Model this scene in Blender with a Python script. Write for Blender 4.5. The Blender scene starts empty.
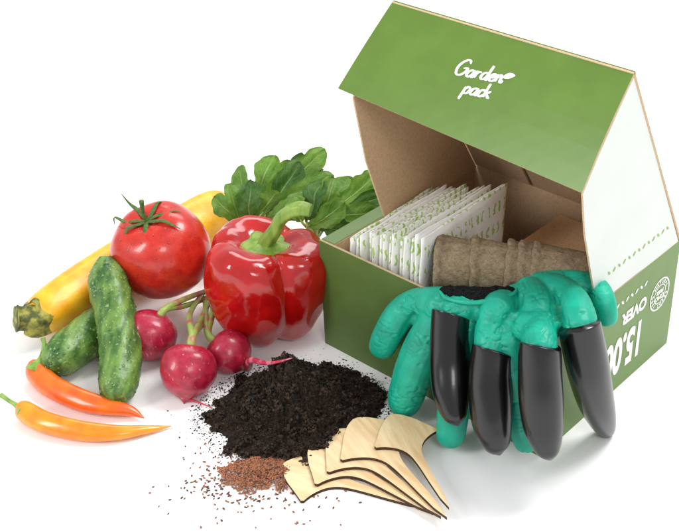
import bpy, bmesh, math, random
from mathutils import Vector, Matrix, noise
R=math.radians; PI=math.pi
random.seed(7)
S=0.01                     # everything below is written in centimetres
sc=bpy.context.scene; COL=sc.collection
V=Vector
# ------------------------------------------------------------------ camera
TH=R(32.6); FP=1150.0; HC=68.0; PPX=430.0; PPY=266.0
cam=bpy.data.cameras.new('camera'); co=bpy.data.objects.new('camera',cam); COL.objects.link(co)
co.location=(0,0,HC*S); co.rotation_euler=(PI/2-TH,0,0)
cam.sensor_width=36; cam.lens=36*FP/679; cam.shift_x=-(PPX-339.5)/679; cam.clip_start=.02; cam.clip_end=60
sc.camera=co
def ray(u,v):
    x=(u-PPX)/FP; d=(v-PPY)/FP
    return V((x, math.cos(TH)-d*math.sin(TH), -(math.sin(TH)+d*math.cos(TH))))
C0=V((0,0,HC))
def atz(u,v,z):
    r=ray(u,v); return C0+r*((z-HC)/r.z)
def aty(u,v,y):
    r=ray(u,v); return C0+r*(y/r.y)
# ------------------------------------------------------------------ box frame
A=V((-10.43,92.13,0)); E1=V((.768,-.6404,0)).normalized(); E2=V((.6404,.768,0)).normalized(); Z=V((0,0,1))
BL,BD,BH=26.06,21.8,12.0
def BX(a,b,z): return A+E1*a+E2*b+Z*z
def atf(u,v,o):
    r=ray(u,v); t=((A-E2*o-C0).dot(E2))/r.dot(E2); return C0+r*t
def atr(u,v,o):
    r=ray(u,v); t=((A+E1*(BL+o)-C0).dot(E1))/r.dot(E1); return C0+r*t
def PT(s):
    u,v,k,w=s
    return {'z':atz,'f':atf,'r':atr,'y':aty}[k](u,v,w)
# ------------------------------------------------------------------ object helpers
ORG={}
def tag(o,label=None,cat=None,group=None,kind=None):
    if label:o['label']=label
    if cat:o['category']=cat
    if group:o['group']=group
    if kind:o['kind']=kind
    return o
def thing(name,org,label,cat,group=None):
    o=bpy.data.objects.new(name,None); COL.objects.link(o); o.location=V(org)*S; o.empty_display_size=.02
    ORG[o.name]=V(org); return tag(o,label,cat,group)
def obj(name,verts,faces,mats,parent=None,org=None,smooth=True,mi=None,uv=None,recalc=False,bevel=0):
    if parent is not None: g=ORG[parent.name]
    else: g=V(org) if org is not None else V((0,0,0))
    me=bpy.data.meshes.new(name)
    me.from_pydata([tuple((V(p)-g)*S) for p in verts],[],faces)
    if not isinstance(mats,(list,tuple)): mats=[mats]
    for m in mats: me.materials.append(m)
    if mi:
        for p,i in zip(me.polygons,mi): p.material_index=i
    if smooth:
        for p in me.polygons: p.use_smooth=True
    if uv:
        l=me.uv_layers.new(name='UVMap')
        for lp in me.loops: l.data[lp.index].uv=uv[lp.vertex_index]
    if recalc:
        b=bmesh.new(); b.from_mesh(me); bmesh.ops.recalc_face_normals(b,faces=b.faces); b.to_mesh(me); b.free()
    me.update()
    o=bpy.data.objects.new(name,me); COL.objects.link(o)
    if parent is not None: o.parent=parent
    else: o.location=g*S
    ORG[o.name]=g
    if bevel:
        m=o.modifiers.new('b','BEVEL'); m.width=bevel*S; m.segments=2; m.limit_method='ANGLE'
    return o
class MB:
    def __init__(s): s.v=[];s.f=[];s.m=[]
    def add(s,vf,m=0):
        k=len(s.v); s.v+=vf[0]; s.f+=[tuple(i+k for i in f) for f in vf[1]]; s.m+=[m]*len(vf[1])
def cr(p,t):
    n=len(p)-1; x=min(max(t,0),1)*n; i=min(int(x),n-1); f=x-i
    a=p[max(i-1,0)];b=p[i];c=p[i+1];d=p[min(i+2,n)]
    return .5*((2*b)+(c-a)*f+(2*a-5*b+4*c-d)*f*f+(3*b-a-3*c+d)*f*f*f)
def tube(pts,rad,seg=20,sub=6,mod=None,flat=None,up=None,cap=True):
    pts=[V(p) for p in pts]; n=(len(pts)-1)*sub
    P=[cr(pts,i/n) for i in range(n+1)]; Rr=[max(cr(rad,i/n),.004) for i in range(n+1)]
    vs=[];fs=[]; pn=None
    for i in range(n+1):
        T=(P[min(i+1,n)]-P[max(i-1,0)]).normalized()
        if pn is None:
            h=V(up) if up else (Z if abs(T.z)<.9 else V((1,0,0)))
            N=(h-T*h.dot(T)).normalized()
        else: N=(pn-T*pn.dot(T)).normalized()
        pn=N; Bv=T.cross(N)
        for j in range(seg):
            a=2*PI*j/seg; r=Rr[i]*(mod(a,i/n) if mod else 1); fl=flat if flat else 1
            vs.append(P[i]+N*(r*math.cos(a)*fl)+Bv*(r*math.sin(a)))
    for i in range(n):
        for j in range(seg):
            k=(j+1)%seg; fs.append((i*seg+j,i*seg+k,(i+1)*seg+k,(i+1)*seg+j))
    if cap:
        vs.append(P[0]);c=len(vs)-1; fs+=[(c,(j+1)%seg,j) for j in range(seg)]
        vs.append(P[n]);c=len(vs)-1; fs+=[(c,n*seg+j,n*seg+(j+1)%seg) for j in range(seg)]
    return vs,fs
def blob(chains,voxel=.22,it=6,flat=None,up=None):
    mb=MB()
    for pts,rad in chains:
        p=[V(x) for x in pts]; d0=(p[0]-p[1]).normalized(); d1=(p[-1]-p[-2]).normalized()
        pts2=[p[0]+d0*rad[0]*.97,p[0]+d0*rad[0]*.7]+p+[p[-1]+d1*rad[-1]*.7,p[-1]+d1*rad[-1]*.97]
        r2=[rad[0]*.15,rad[0]*.7]+list(rad)+[rad[-1]*.7,rad[-1]*.15]
        mb.add(tube(pts2,r2,18,4,flat=flat,up=up))
    me=bpy.data.meshes.new('t'); me.from_pydata([tuple(v) for v in mb.v],[],mb.f); me.update()
    o=bpy.data.objects.new('t',me); COL.objects.link(o)
    m=o.modifiers.new('r','REMESH'); m.mode='VOXEL'; m.voxel_size=voxel
    m=o.modifiers.new('s','SMOOTH'); m.iterations=it; m.factor=.5
    dg=bpy.context.evaluated_depsgraph_get(); e=o.evaluated_get(dg); x=e.to_mesh()
    vs=[v.co.copy() for v in x.vertices]; ns=[v.normal.copy() for v in x.vertices]; fs=[tuple(p.vertices) for p in x.polygons]
    e.to_mesh_clear(); bpy.data.objects.remove(o); bpy.data.meshes.remove(me)
    return vs,fs,ns
def text2d(s,size,off=0,align='CENTER',shear=0):
    c=bpy.data.curves.new('t','FONT'); c.body=s; c.size=size; c.offset=off; c.align_x=align; c.align_y='CENTER'; c.shear=shear
    c.resolution_u=6
    o=bpy.data.objects.new('t',c); COL.objects.link(o)
    dg=bpy.context.evaluated_depsgraph_get(); e=o.evaluated_get(dg); x=e.to_mesh()
    vs=[v.co.copy() for v in x.vertices]; fs=[tuple(p.vertices) for p in x.polygons]
    e.to_mesh_clear(); bpy.data.objects.remove(o)
    return vs,fs
def place(vf,O,X,Y,off=.02,dx=0,dy=0,k=1):
    N=X.cross(Y).normalized()
    return [O+X*(v[0]*k+dx)+Y*(v[1]*k+dy)+N*off for v in vf[0]],vf[1]
# ------------------------------------------------------------------ materials
def lin(c): return tuple((x/255/12.92 if x/255<=.04045 else ((x/255+.055)/1.055)**2.4) for x in c)+(1,)
class NT:
    def __init__(s,name):
        s.m=bpy.data.materials.new(name); s.m.use_nodes=True; s.t=s.m.node_tree; s.b=s.t.nodes['Principled BSDF']
    def n(s,ty,**k):
        x=s.t.nodes.new(ty)
        for a,b in k.items(): setattr(x,a,b)
        return x
    def l(s,a,b): s.t.links.new(a,b)
    def coord(s,st=(1,1,1),out='Object'):
        c=s.n('ShaderNodeTexCoord'); m=s.n('ShaderNodeMapping'); m.inputs['Scale'].default_value=st; s.l(c.outputs[out],m.inputs[0]); return m.outputs[0]
    def noise(s,sc,st=(1,1,1),det=4,rough=.5):
        x=s.n('ShaderNodeTexNoise'); x.inputs['Scale'].default_value=sc; x.inputs['Detail'].default_value=det; x.inputs['Roughness'].default_value=rough
        s.l(s.coord(st),x.inputs['Vector']); return x.outputs['Fac']
    def wave(s,sc,dist=0,dr='X',det=2,ds=1):
        w=s.n('ShaderNodeTexWave'); w.bands_direction=dr; w.inputs['Scale'].default_value=sc; w.inputs['Distortion'].default_value=dist; w.inputs['Detail'].default_value=det; w.inputs['Detail Scale'].default_value=ds
        s.l(s.coord(),w.inputs['Vector']); return w.outputs['Fac']
    def ramp(s,fac,lo,hi):
        r=s.n('ShaderNodeMapRange'); r.inputs[1].default_value=lo; r.inputs[2].default_value=hi; s.l(fac,r.inputs[0]); return r.outputs[0]
    def mix(s,fac,a,b):
        x=s.n('ShaderNodeMix',data_type='RGBA')
        if isinstance(fac,(int,float)): x.inputs[0].default_value=fac
        else: s.l(fac,x.inputs[0])
        for i,c in ((6,a),(7,b)):
            if isinstance(c,tuple): x.inputs[i].default_value=lin(c) if len(c)==3 else c
            else: s.l(c,x.inputs[i])
        return x.outputs[2]
    def math(s,op,a,b=0.0,c=None):
        x=s.n('ShaderNodeMath',operation=op)
        for i,q in enumerate((a,b) if c is None else (a,b,c)):
            if isinstance(q,(int,float)): x.inputs[i].default_value=q
            else: s.l(q,x.inputs[i])
        return x.outputs[0]
    def bump(s,h,st,dist=.0005):
        x=s.n('ShaderNodeBump'); x.inputs['Strength'].default_value=st; x.inputs['Distance'].default_value=dist
        s.l(h,x.inputs['Height']); s.l(x.outputs[0],s.b.inputs['Normal']); return x
    def col(s,c):
        if isinstance(c,tuple): s.b.inputs['Base Color'].default_value=lin(c)
        else: s.l(c,s.b.inputs['Base Color'])
    def p(s,rough=.5,coat=0,sss=0,spec=.5,sr=(.01,.004,.002)):
        s.b.inputs['Roughness'].default_value=rough; s.b.inputs['Coat Weight'].default_value=coat; s.b.inputs['Coat Roughness'].default_value=.06
        s.b.inputs['Specular IOR Level'].default_value=spec
        if sss:
            s.b.inputs['Subsurface Weight'].default_value=sss; s.b.inputs['Subsurface Radius'].default_value=sr; s.b.inputs['Subsurface Scale'].default_value=.5
        return s
def mat(name,c1,c2=None,nsc=200,lo=.35,hi=.65,st=(1,1,1),rough=.5,coat=0,sss=0,spec=.5,bs=0,bsc=500,bd=.0005,bst=(1,1,1),det=4):
    t=NT(name).p(rough,coat,sss,spec)
    if c2: t.col(t.mix(t.ramp(t.noise(nsc,st,det),lo,hi),c1,c2))
    else: t.col(c1)
    if bs: t.bump(t.noise(bsc,bst,det),bs,bd)
    return t.m
M={}
M['floor']=mat('white_surface',(250,250,250),(246,246,246),nsc=8,rough=.6,spec=.2)
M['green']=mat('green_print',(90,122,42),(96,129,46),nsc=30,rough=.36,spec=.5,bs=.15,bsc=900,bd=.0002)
M['green_shaded']=mat('green_print_shaded',(76,100,45),(82,107,49),nsc=30,rough=.42,spec=.4,bs=.15,bsc=900,bd=.0002)  # same green print, with the front's shade put into the colour
M['kraft']=mat('kraft_card',(194,162,127),(206,176,142),nsc=420,rough=.9,spec=.15,bs=.25,bsc=1400,bd=.0002,det=6)
M['edge']=mat('card_edge',(206,184,152),(184,156,120),nsc=900,rough=.9)
M['white_print']=mat('white_print',(214,218,213),(218,222,217),nsc=20,rough=.45)
M['white_ink']=mat('white_ink',(242,244,236),(248,248,244),nsc=100,rough=.5)
M['green_ink']=mat('green_ink',(140,182,80),(130,174,70),nsc=100,rough=.5)
def glovemat(name,a,b):
    t=NT(name).p(.45,0,0,.42)
    n=t.noise(50,det=5); t.col(t.mix(t.ramp(n,.35,.65),a,b))
    r=t.n('ShaderNodeTexNoise'); r.noise_type='RIDGED_MULTIFRACTAL'; r.inputs['Scale'].default_value=85; r.inputs['Detail'].default_value=1; r.inputs['Distortion'].default_value=.8; t.l(t.coord((1,1,2.1)),r.inputs['Vector'])
    t.bump(t.math('ADD',t.math('MULTIPLY',r.outputs['Fac'],-.6),t.math('MULTIPLY',t.noise(700,det=2),.12)),.28,.001); return t.m
M['glove']=glovemat('teal_latex',(6,150,124),(20,174,144))
M['glove_b']=glovemat('teal_latex_coated',(5,142,116),(16,164,136))
M['cuff_shade']=mat('dark_cuff_shade',(12,13,14),(34,36,36),nsc=500,rough=.98,spec=.1,bs=.9,bsc=600,bd=.001)  # near-black colour stands in for shade inside the glove opening
M['claw']=mat('black_plastic',(6,6,7),(10,10,11),nsc=60,rough=.26,coat=.2,spec=.5,bs=.06,bsc=300,bd=.0005)
M['soil']=mat('soil',(24,17,13),(58,44,33),nsc=450,rough=.9,spec=.25,bs=1,bsc=1100,bd=.002)
M['crumb']=mat('soil_crumb',(22,16,12),(76,58,43),nsc=220,lo=.4,hi=.75,rough=.85,spec=.3,bs=.6,bsc=1500,bd=.0005)
M['seed']=mat('brown_seed',(166,106,72),(126,74,48),nsc=250,rough=.45)
M['seed_dark']=mat('dark_seed',(74,46,34),(104,66,46),nsc=250,rough=.5)
M['tomato_leaf']=mat('tomato_sepal',(62,84,34),(86,112,48),nsc=300,rough=.7,bs=.3,bsc=900)
M['stem_green']=mat('green_stem',(98,136,44),(140,170,72),nsc=120,st=(1,1,.3),rough=.4,bs=.4,bsc=300,bst=(1,1,.3),bd=.001)
M['pale_stalk']=mat('pale_stalk',(158,184,96),(184,202,124),nsc=150,rough=.45,sss=.1)
M['chili']=mat('orange_chili',(232,112,22),(220,86,16),nsc=60,rough=.28,coat=.25,sss=.1)
M['chili2']=mat('amber_chili',(240,152,24),(230,122,18),nsc=50,rough=.28,coat=.25,sss=.1)
M['wood_side']=mat('burnt_edge',(46,30,20),(80,54,34),nsc=600,rough=.9)
M['rootlet']=mat('pale_root',(214,120,136),(186,44,74),nsc=110,lo=.42,hi=.56,rough=.45)
M['rad_stem']=mat('radish_stem',(150,176,88),(186,90,100),nsc=90,lo=.48,hi=.68,rough=.4,sss=.1)
t=NT('tomato_skin').p(.27,.25,.12,.5)
n=t.noise(90); n2=t.noise(2600,det=2)
c=t.mix(t.ramp(n,.3,.7),(178,22,16),(204,48,30)); c=t.mix(t.ramp(n2,.60,.75),c,(224,110,84)); t.col(c); t.bump(t.noise(500),.2,.0005); M['tomato']=t.m
t=NT('pepper_skin').p(.16,.4,.06,.5)
t.col(t.mix(t.ramp(t.noise(35),.3,.7),(156,7,10),(190,20,15))); t.bump(t.noise(60,det=5),.28,.0018); M['pepper']=t.m
t=NT('radish_skin').p(.33,.2,.1,.5)
n=t.noise(160); c=t.mix(t.ramp(n,.35,.7),(150,16,44),(182,36,66)); c=t.mix(t.ramp(t.noise(420,st=(1,1,.4)),.64,.76),c,(226,130,148)); t.col(c); t.bump(t.noise(300),.2,.0007); M['radish']=t.m
t=NT('zucchini_skin').p(.4,.1,.08,.5)
n=t.noise(60,det=6); n2=t.noise(110,det=7,rough=.75)
c=t.mix(t.ramp(n,.35,.65),(238,162,22),(246,190,42)); c=t.mix(t.ramp(n2,.58,.69),c,(176,148,48)); t.col(c); t.bump(t.noise(300),.25,.0007); M['zucchini']=t.m
t=NT('zucchini_stem').p(.65)
t.col(t.mix(t.ramp(t.noise(120,det=6),.42,.62),(72,82,34),(162,156,62))); t.bump(t.noise(400),.5,.001); M['zstem']=t.m
t=NT('cucumber_skin').p(.42,.1,.05,.5)
tc=t.coord(); vo=t.n('ShaderNodeTexVoronoi'); vo.inputs['Scale'].default_value=170; t.l(tc,vo.inputs['Vector'])
c=t.mix(t.ramp(t.noise(70,st=(1.6,.35,1),det=5),.38,.66),(44,88,28),(112,148,66)); c=t.mix(t.ramp(t.noise(300,det=4),.6,.72),c,(140,166,92))
c=t.mix(t.ramp(vo.outputs['Distance'],.16,.05),c,(156,178,110)); t.col(c)
h=t.math('ADD',t.ramp(vo.outputs['Distance'],.35,.0),t.math('MULTIPLY',t.noise(160),.8)); t.bump(h,.6,.0012); M['cucumber']=t.m
def leafmat(name,c1,c2,cv):
    t=NT(name).p(.5,.05,0,.4); tc=t.n('ShaderNodeTexCoord'); sp=t.n('ShaderNodeSeparateXYZ'); t.l(tc.outputs['UV'],sp.inputs[0])
    s=t.math('ABSOLUTE',t.math('SUBTRACT',sp.outputs[1],.5)); u=sp.outputs[0]
    mid=t.math('MULTIPLY',t.ramp(s,.036,.010),t.ramp(u,1.0,.4))
    fr=t.math('FRACT',t.math('ADD',t.math('SUBTRACT',t.math('MULTIPLY',u,6.0),t.math('MULTIPLY',s,4.0)),t.math('MULTIPLY',t.noise(40),.8)))
    lat=t.ramp(t.math('ABSOLUTE',t.math('SUBTRACT',fr,.5)),.07,.02)
    ve=t.math('MAXIMUM',mid,t.math('MULTIPLY',lat,.22))
    c=t.mix(t.ramp(t.noise(70,det=5),.35,.65),c1,c2); c=t.mix(ve,c,cv); t.col(c)
    h=t.math('ADD',t.math('MULTIPLY',ve,-.6),t.math('MULTIPLY',t.noise(180,det=6),1.2)); t.bump(h,.7,.0018)
    tr=t.n('ShaderNodeBsdfTranslucent'); t.l(c,tr.inputs[0]); mx=t.n('ShaderNodeMixShader'); mx.inputs[0].default_value=.35
    out=t.t.nodes['Material Output']; t.l(t.b.outputs[0],mx.inputs[1]); t.l(tr.outputs[0],mx.inputs[2]); t.l(mx.outputs[0],out.inputs[0]); return t.m
M['leaf_a']=leafmat('leaf_bright',(86,132,42),(118,158,64),(180,202,126))
M['leaf_b']=leafmat('leaf_dark',(52,94,34),(80,122,48),(146,176,102))
t=NT('birch_wood').p(.6,0,0,.3)
n=t.noise(60,st=(.4,3.2,1),det=6); c=t.mix(t.ramp(n,.35,.68),(236,212,170),(216,182,134)); c=t.mix(t.ramp(t.noise(900,st=(.2,3,1)),.6,.8),c,(196,156,108)); t.col(c); t.bump(t.noise(700,st=(.2,3,1)),.2,.0003); M['birch']=t.m
t=NT('peat_fibre').p(.95,0,0,.15)
n=t.noise(170,det=10,rough=.8); n2=t.noise(900,det=3); n3=t.noise(420,st=(.4,2.2,2.2),det=5,rough=.7)
c=t.mix(t.ramp(n,.36,.64),(146,124,98),(204,184,154)); c=t.mix(t.ramp(n3,.52,.66),c,(176,152,120)); c=t.mix(t.ramp(n2,.60,.72),c,(112,88,64)); t.col(c)
t.bump(t.math('ADD',t.math('MULTIPLY',n,1.3),t.math('MULTIPLY',n3,.9)),1,.0022); M['peat']=t.m
t=NT('packet_paper').p(.6,0,0,.3)
rows=t.ramp(t.wave(14,.2,'Z',0),.40,.46)
scr=t.ramp(t.wave(58,5,'X',1,2.0),.50,.56); scr2=t.ramp(t.wave(50,5,'Y',1,2.0),.42,.49)
mk=t.math('MULTIPLY',t.math('MULTIPLY',rows,t.math('MULTIPLY',scr,scr2)),.85)
t.col(t.mix(mk,(240,240,235),(150,192,58))); t.bump(t.noise(110,det=4),.55,.0016); M['packet']=t.m
t=NT('water').p(.02,0,0,.5); t.b.inputs['Transmission Weight'].default_value=1; t.b.inputs['IOR'].default_value=1.33; t.col((255,255,255)); M['water']=t.m
# ------------------------------------------------------------------ setting
fl=obj('floor',[(-500,-300,0),(500,-300,0),(500,900,0),(-500,900,0)],[(0,1,2,3)],M['floor'],smooth=False); tag(fl,'plain white studio surface',kind='structure')
# ------------------------------------------------------------------ BOX
def slab(q,thk):
    q=[V(p) for p in q]; n=len(q); vs=q+[p+V(thk) for p in q]
    fs=[tuple(range(n)),tuple(range(2*n-1,n-1,-1))]+[(i,(i+1)%n,n+(i+1)%n,n+i) for i in range(n)]
    return vs,fs,[0,1]+[2]*n
box=thing('cardboard_box',BX(BL/2,BD/2,0),'open green cardboard box with its lid raised, holding packets, pots and gloves','box')
def panel(name,q,thk,m,par=box,bev=.05):
    v,f,mi=slab(q,thk); return obj(name,v,f,m,par,smooth=False,mi=mi,recalc=True,bevel=bev)
T=.28
kk=[M['green_shaded'],M['kraft'],M['edge']]
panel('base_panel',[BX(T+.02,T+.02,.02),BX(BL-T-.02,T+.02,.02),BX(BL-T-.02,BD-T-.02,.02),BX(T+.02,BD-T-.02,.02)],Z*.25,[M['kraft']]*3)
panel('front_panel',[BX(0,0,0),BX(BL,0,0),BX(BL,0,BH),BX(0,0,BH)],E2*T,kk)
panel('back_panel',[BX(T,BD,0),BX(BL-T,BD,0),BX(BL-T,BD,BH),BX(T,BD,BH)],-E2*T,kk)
panel('end_panel',[BX(0,T+.01,0),BX(0,BD,0),BX(0,BD,BH),BX(0,T+.01,BH)],E1*1.75,[M['green_shaded'],M['kraft'],M['green']],bev=.12)
rp=panel('end_panel',[BX(BL,T+.01,0),BX(BL,BD,0),BX(BL,BD,BH),BX(BL,T+.01,BH)],-E1*T,[M['green'],M['kraft'],M['edge']])
tag(rp,'bright green end panel printed with white number and round badge')
panel('insert',[BX(13.2,T+.05,10.4),BX(BL-.7,T+.05,10.4),BX(BL-.7,BD-1,10.4),BX(13.2,BD-1,10.4)],-Z*.25,[M['kraft']]*3)
def LD(a,s,z): return BX(a,BD+s,BH+z)
hR,pR,p2R=LD(BL,0,0),LD(BL,-12,20.8),LD(BL,-18.4,12.8)
hL,pL,p2L=LD(.4,0,0),LD(1.2,-12,20.8),LD(.1,-18.4,14.2)
nrm=(pR-hR).cross(E1).normalized()
if nrm.y>0: nrm=-nrm
lid=panel('lid',[hL,hR,pR,pL],nrm*T,[M['green'],M['kraft'],M['edge']])
fn=E1.cross(pR-p2R).normalized()
if fn.z<0: fn=-fn
NN=14; vs=[];fs=[];mi=[]
for L_ in range(2):
    for i in range(NN+1):
        a=i/NN
        for j in range(7):
            b=j/6; p=(p2L.lerp(p2R,a)).lerp(pL.lerp(pR,a),b)+fn*(.03+.22*math.sin(PI*b)*(.4+.6*a))-fn*(T*L_)
            vs.append(p)
W=7
def id_(l,i,j): return l*(NN+1)*W+i*W+j
for i in range(NN):
    for j in range(6):
        fs.append((id_(0,i,j),id_(0,i+1,j),id_(0,i+1,j+1),id_(0,i,j+1))); mi.append(0)
        fs.append((id_(1,i,j),id_(1,i,j+1),id_(1,i+1,j+1),id_(1,i+1,j))); mi.append(1)
for i in range(NN):
    for j in (0,6): fs.append((id_(0,i,j),id_(0,i+1,j),id_(1,i+1,j),id_(1,i,j))); mi.append(2)
for j in range(6):
    for i in (0,NN): fs.append((id_(0,i,j),id_(0,i,j+1),id_(1,i,j+1),id_(1,i,j))); mi.append(2)
flap=obj('lid_flap',vs,fs,[M['green'],M['kraft'],M['edge']],lid,smooth=False,mi=mi,recalc=True)
panel('lid_side',[LD(BL-.05,-.3,-.2),LD(BL-.05,-12,20.5),LD(BL-.05,-18.2,12.8),LD(BL-.05,-17.3,8.5),LD(BL-.05,-15.6,3.5),LD(BL-.05,-14.4,.05),LD(BL-.05,-8,.05)],-E1*.2,[M['white_print'],M['kraft'],M['edge']],lid,.03)
la=lambda z:1.95-.034*z
panel('lid_side',[LD(la(z),s,z) for s,z in ((-.5,-.2),(-12,20.3),(-18.1,13.6),(-17.0,7),(-14.6,-.8))],E1*.2,[M['kraft'],M['kraft'],M['edge']],lid,.03)
for a0,a1 in ((2.3,9.2),(BL-9.2,BL-.6)):
    up=(pR-hR).normalized()
    q=[hR+E1*(x-BL)+up*y+nrm*(T+.08) for x,y in ((a0,.6),(a1,.6),(a1-(.8 if a0<5 else 0),17.5),(a0+(0 if a0<5 else .8),18.5))]
    panel('tuck_flap',q,nrm*.2,[M['kraft'],M['kraft'],M['edge']],lid,.03)
GL={'G':(1.85,[[(1.62,1.85),(1.35,2.3),(.85,2.35),(.25,1.75),(.05,.95),(.35,.15),(.95,.02),(1.5,.5),(1.62,1.1),(1.35,1.15),(.95,1.08)]]),
'a':(1.26,[[(.98,.85),(.62,1.02),(.2,.75),(.12,.25),(.45,0),(.85,.3),(1.0,.98),(.96,.25),(1.1,0),(1.38,.3)]]),
'r':(.98,[[(-.05,.2),(.2,.98),(.16,.0)],[(.17,.45),(.4,.9),(.88,.95)]]),
'd':(1.30,[[(.98,.85),(.62,1.02),(.2,.75),(.12,.25),(.45,0),(.85,.3),(1.02,1.2),(1.06,2.15),(.98,.3),(1.12,0),(1.45,.4)]]),
'e':(1.04,[[(.1,.42),(.55,.52),(.82,.78),(.6,1.02),(.22,.8),(.12,.35),(.4,0),(.8,.05),(1.12,.45)]]),
'n':(1.2,[[(.0,.4),(.14,.98),(.12,0)],[(.13,.5),(.45,.98),(.75,.85),(.8,.2),(1.0,.0),(1.25,.3)]]),
'p':(1.12,[[(.15,1),(.08,0),(.02,-1.0)],[(.14,.6),(.5,1.02),(.92,.75),(.8,.15),(.4,0),(.1,.2)]]),
'c':(.98,[[(.85,.85),(.55,1.02),(.2,.75),(.15,.25),(.5,0),(1.05,.35)]]),
'k':(1.1,[[(.12,2.1),(.08,1),(.05,0)],[(.85,1.0),(.45,.7),(.1,.5),(.5,.35),(.8,0),(1.05,.1)]])}
def script(word,w=.40):
    x=0;V2=[];F2=[]
    for ch in word:
        adv,st=GL[ch]
        for s in st:
            p=[V((q[0]+x+q[1]*.22,q[1],0)) for q in s]; n=(len(p)-1)*9
            k=len(V2)
            for i in range(n+1):
                a=cr(p,i/n); d=(cr(p,min(1,(i+1.2)/n))-cr(p,max(0,(i-1.2)/n))); d=d.normalized() if d.length>0 else V((1,0,0))
                nn=V((-d.y,d.x,0)); e=min(1,.45+i/n*6,.45+(1-i/n)*6); ww=w*(.30+.24*abs(d.y))*e
                V2+=[a+nn*ww,a-nn*ww]
            F2+=[(k+2*i,k+2*i+1,k+2*i+3,k+2*i+2) for i in range(n)]
        x+=adv
    return V2,F2,x
LR=R(8)
def onflap(vf,X0,dy,k,dz=.0):
    o=[]; d=(pR-p2R).length
    cx,cy=12.3,5.3
    for v in vf[0]:
        x=v[0]*k+X0-cx; y=v[1]*k+dy-cy
        x,y=x*math.cos(LR)-y*math.sin(LR)+cx, x*math.sin(LR)+y*math.cos(LR)+cy
        a=x/BL; b=y/d
        p=(p2L.lerp(p2R,a)).lerp(pL.lerp(pR,a),b)+fn*(.055+dz+.22*math.sin(PI*b)*(.4+.6*a)); o.append(p)
    return o,vf[1]
mb=MB()
mb.add(onflap(script('Garden'),10.3,5.55,.64)); mb.add(onflap(script('pack'),11.8,4.0,.62,.004))
L2=[V((0,0,0))]
for i in range(17):
    a=i/16; L2.append(V((1.8*a,.60*math.sin(PI*a)**.8*(1-.3*a)+.5*a,0)))
for i in range(15,0,-1):
    a=i/16; L2.append(V((1.8*a,-.34*math.sin(PI*a)**.8+.5*a,0)))
mb.add(onflap((L2,[tuple(range(len(L2)))]),15.05,6.05,.66,.008))
obj('lettering',mb.v,mb.f,M['white_ink'],lid,smooth=False)
O=BX(BL,0,0); X=-E2; Y=-Z
def onend(vf,e2c,z,k=1,kx=1,ky=1): return place(([V((q[0]*kx,q[1]*ky,0)) for q in vf[0]],vf[1]),O+E2*e2c+Z*z,X,Y,.03,k=k)
mb=MB()
mb.add(onend(text2d('15.000',5.0,.20),12.2,4.3,kx=.60,ky=1.08))
mb.add(onend(text2d('OVER',1.75,.09),14.2,8.0,kx=.95))
def leafmark(ang):
    return ([V((math.cos(ang)*x-math.sin(ang)*y,math.sin(ang)*x+math.cos(ang)*y,0)) for x,y in [(.30*math.cos(q*PI/6),.13*math.sin(q*PI/6)) for q in range(12)]],[tuple(range(12))])
for i in range(12):
    mb.add(onend(leafmark(.8 if i%2 else -.8),7.0+i*.8,10.1))
obj('number_print',mb.v,mb.f,M['white_ink'],box,smooth=False)
mb=MB()
def ring(r0,r1,n=48): 
    v=[];f=[]
    for i in range(n):
        a=2*PI*i/n; v+=[V((r0*math.cos(a),r0*math.sin(a),0)),V((r1*math.cos(a),r1*math.sin(a),0))]
    for i in range(n):
        j=(i+1)%n; f.append((2*i,2*i+1,2*j+1,2*j))
    return v,f
for r0,r1 in ((1.6,1.76),(.96,1.06)): mb.add(onend(ring(r0,r1),18.8,7.4))
mb.add(onend(text2d('GMO',.72,.03),18.8,7.05)); mb.add(onend(text2d('FREE',.6,.03),18.8,7.7))
for i,ch in enumerate('SEEDS 100% NATURAL '):
    a=PI*.9-i*2*PI/19
    if ch==' ': continue
    v,f=text2d(ch,.5,.02); c_,s_=math.cos(a-PI/2),math.sin(a-PI/2)
    mb.add(onend(([V((q.x*c_-q.y*s_+1.32*math.cos(a),q.x*s_+q.y*c_+1.32*math.sin(a),0)) for q in v],f),18.8,7.4))
obj('round_badge',mb.v,mb.f,M['white_ink'],box,smooth=False)
mb=MB()
for i in range(13):
    c=LD(BL-.02,-3.0-i*.82,2.6); an=.8 if i%2 else -.8
    mb.add(([c+E2*(.26*math.cos(q*PI/6)*math.cos(an)-.12*math.sin(q*PI/6)*math.sin(an))+Z*(.26*math.cos(q*PI/6)*math.sin(an)+.12*math.sin(q*PI/6)*math.cos(an)) for q in range(12)],[tuple(range(12))]))
obj('dotted_line',mb.v,mb.f,M['green_ink'],lid,smooth=False)
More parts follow.
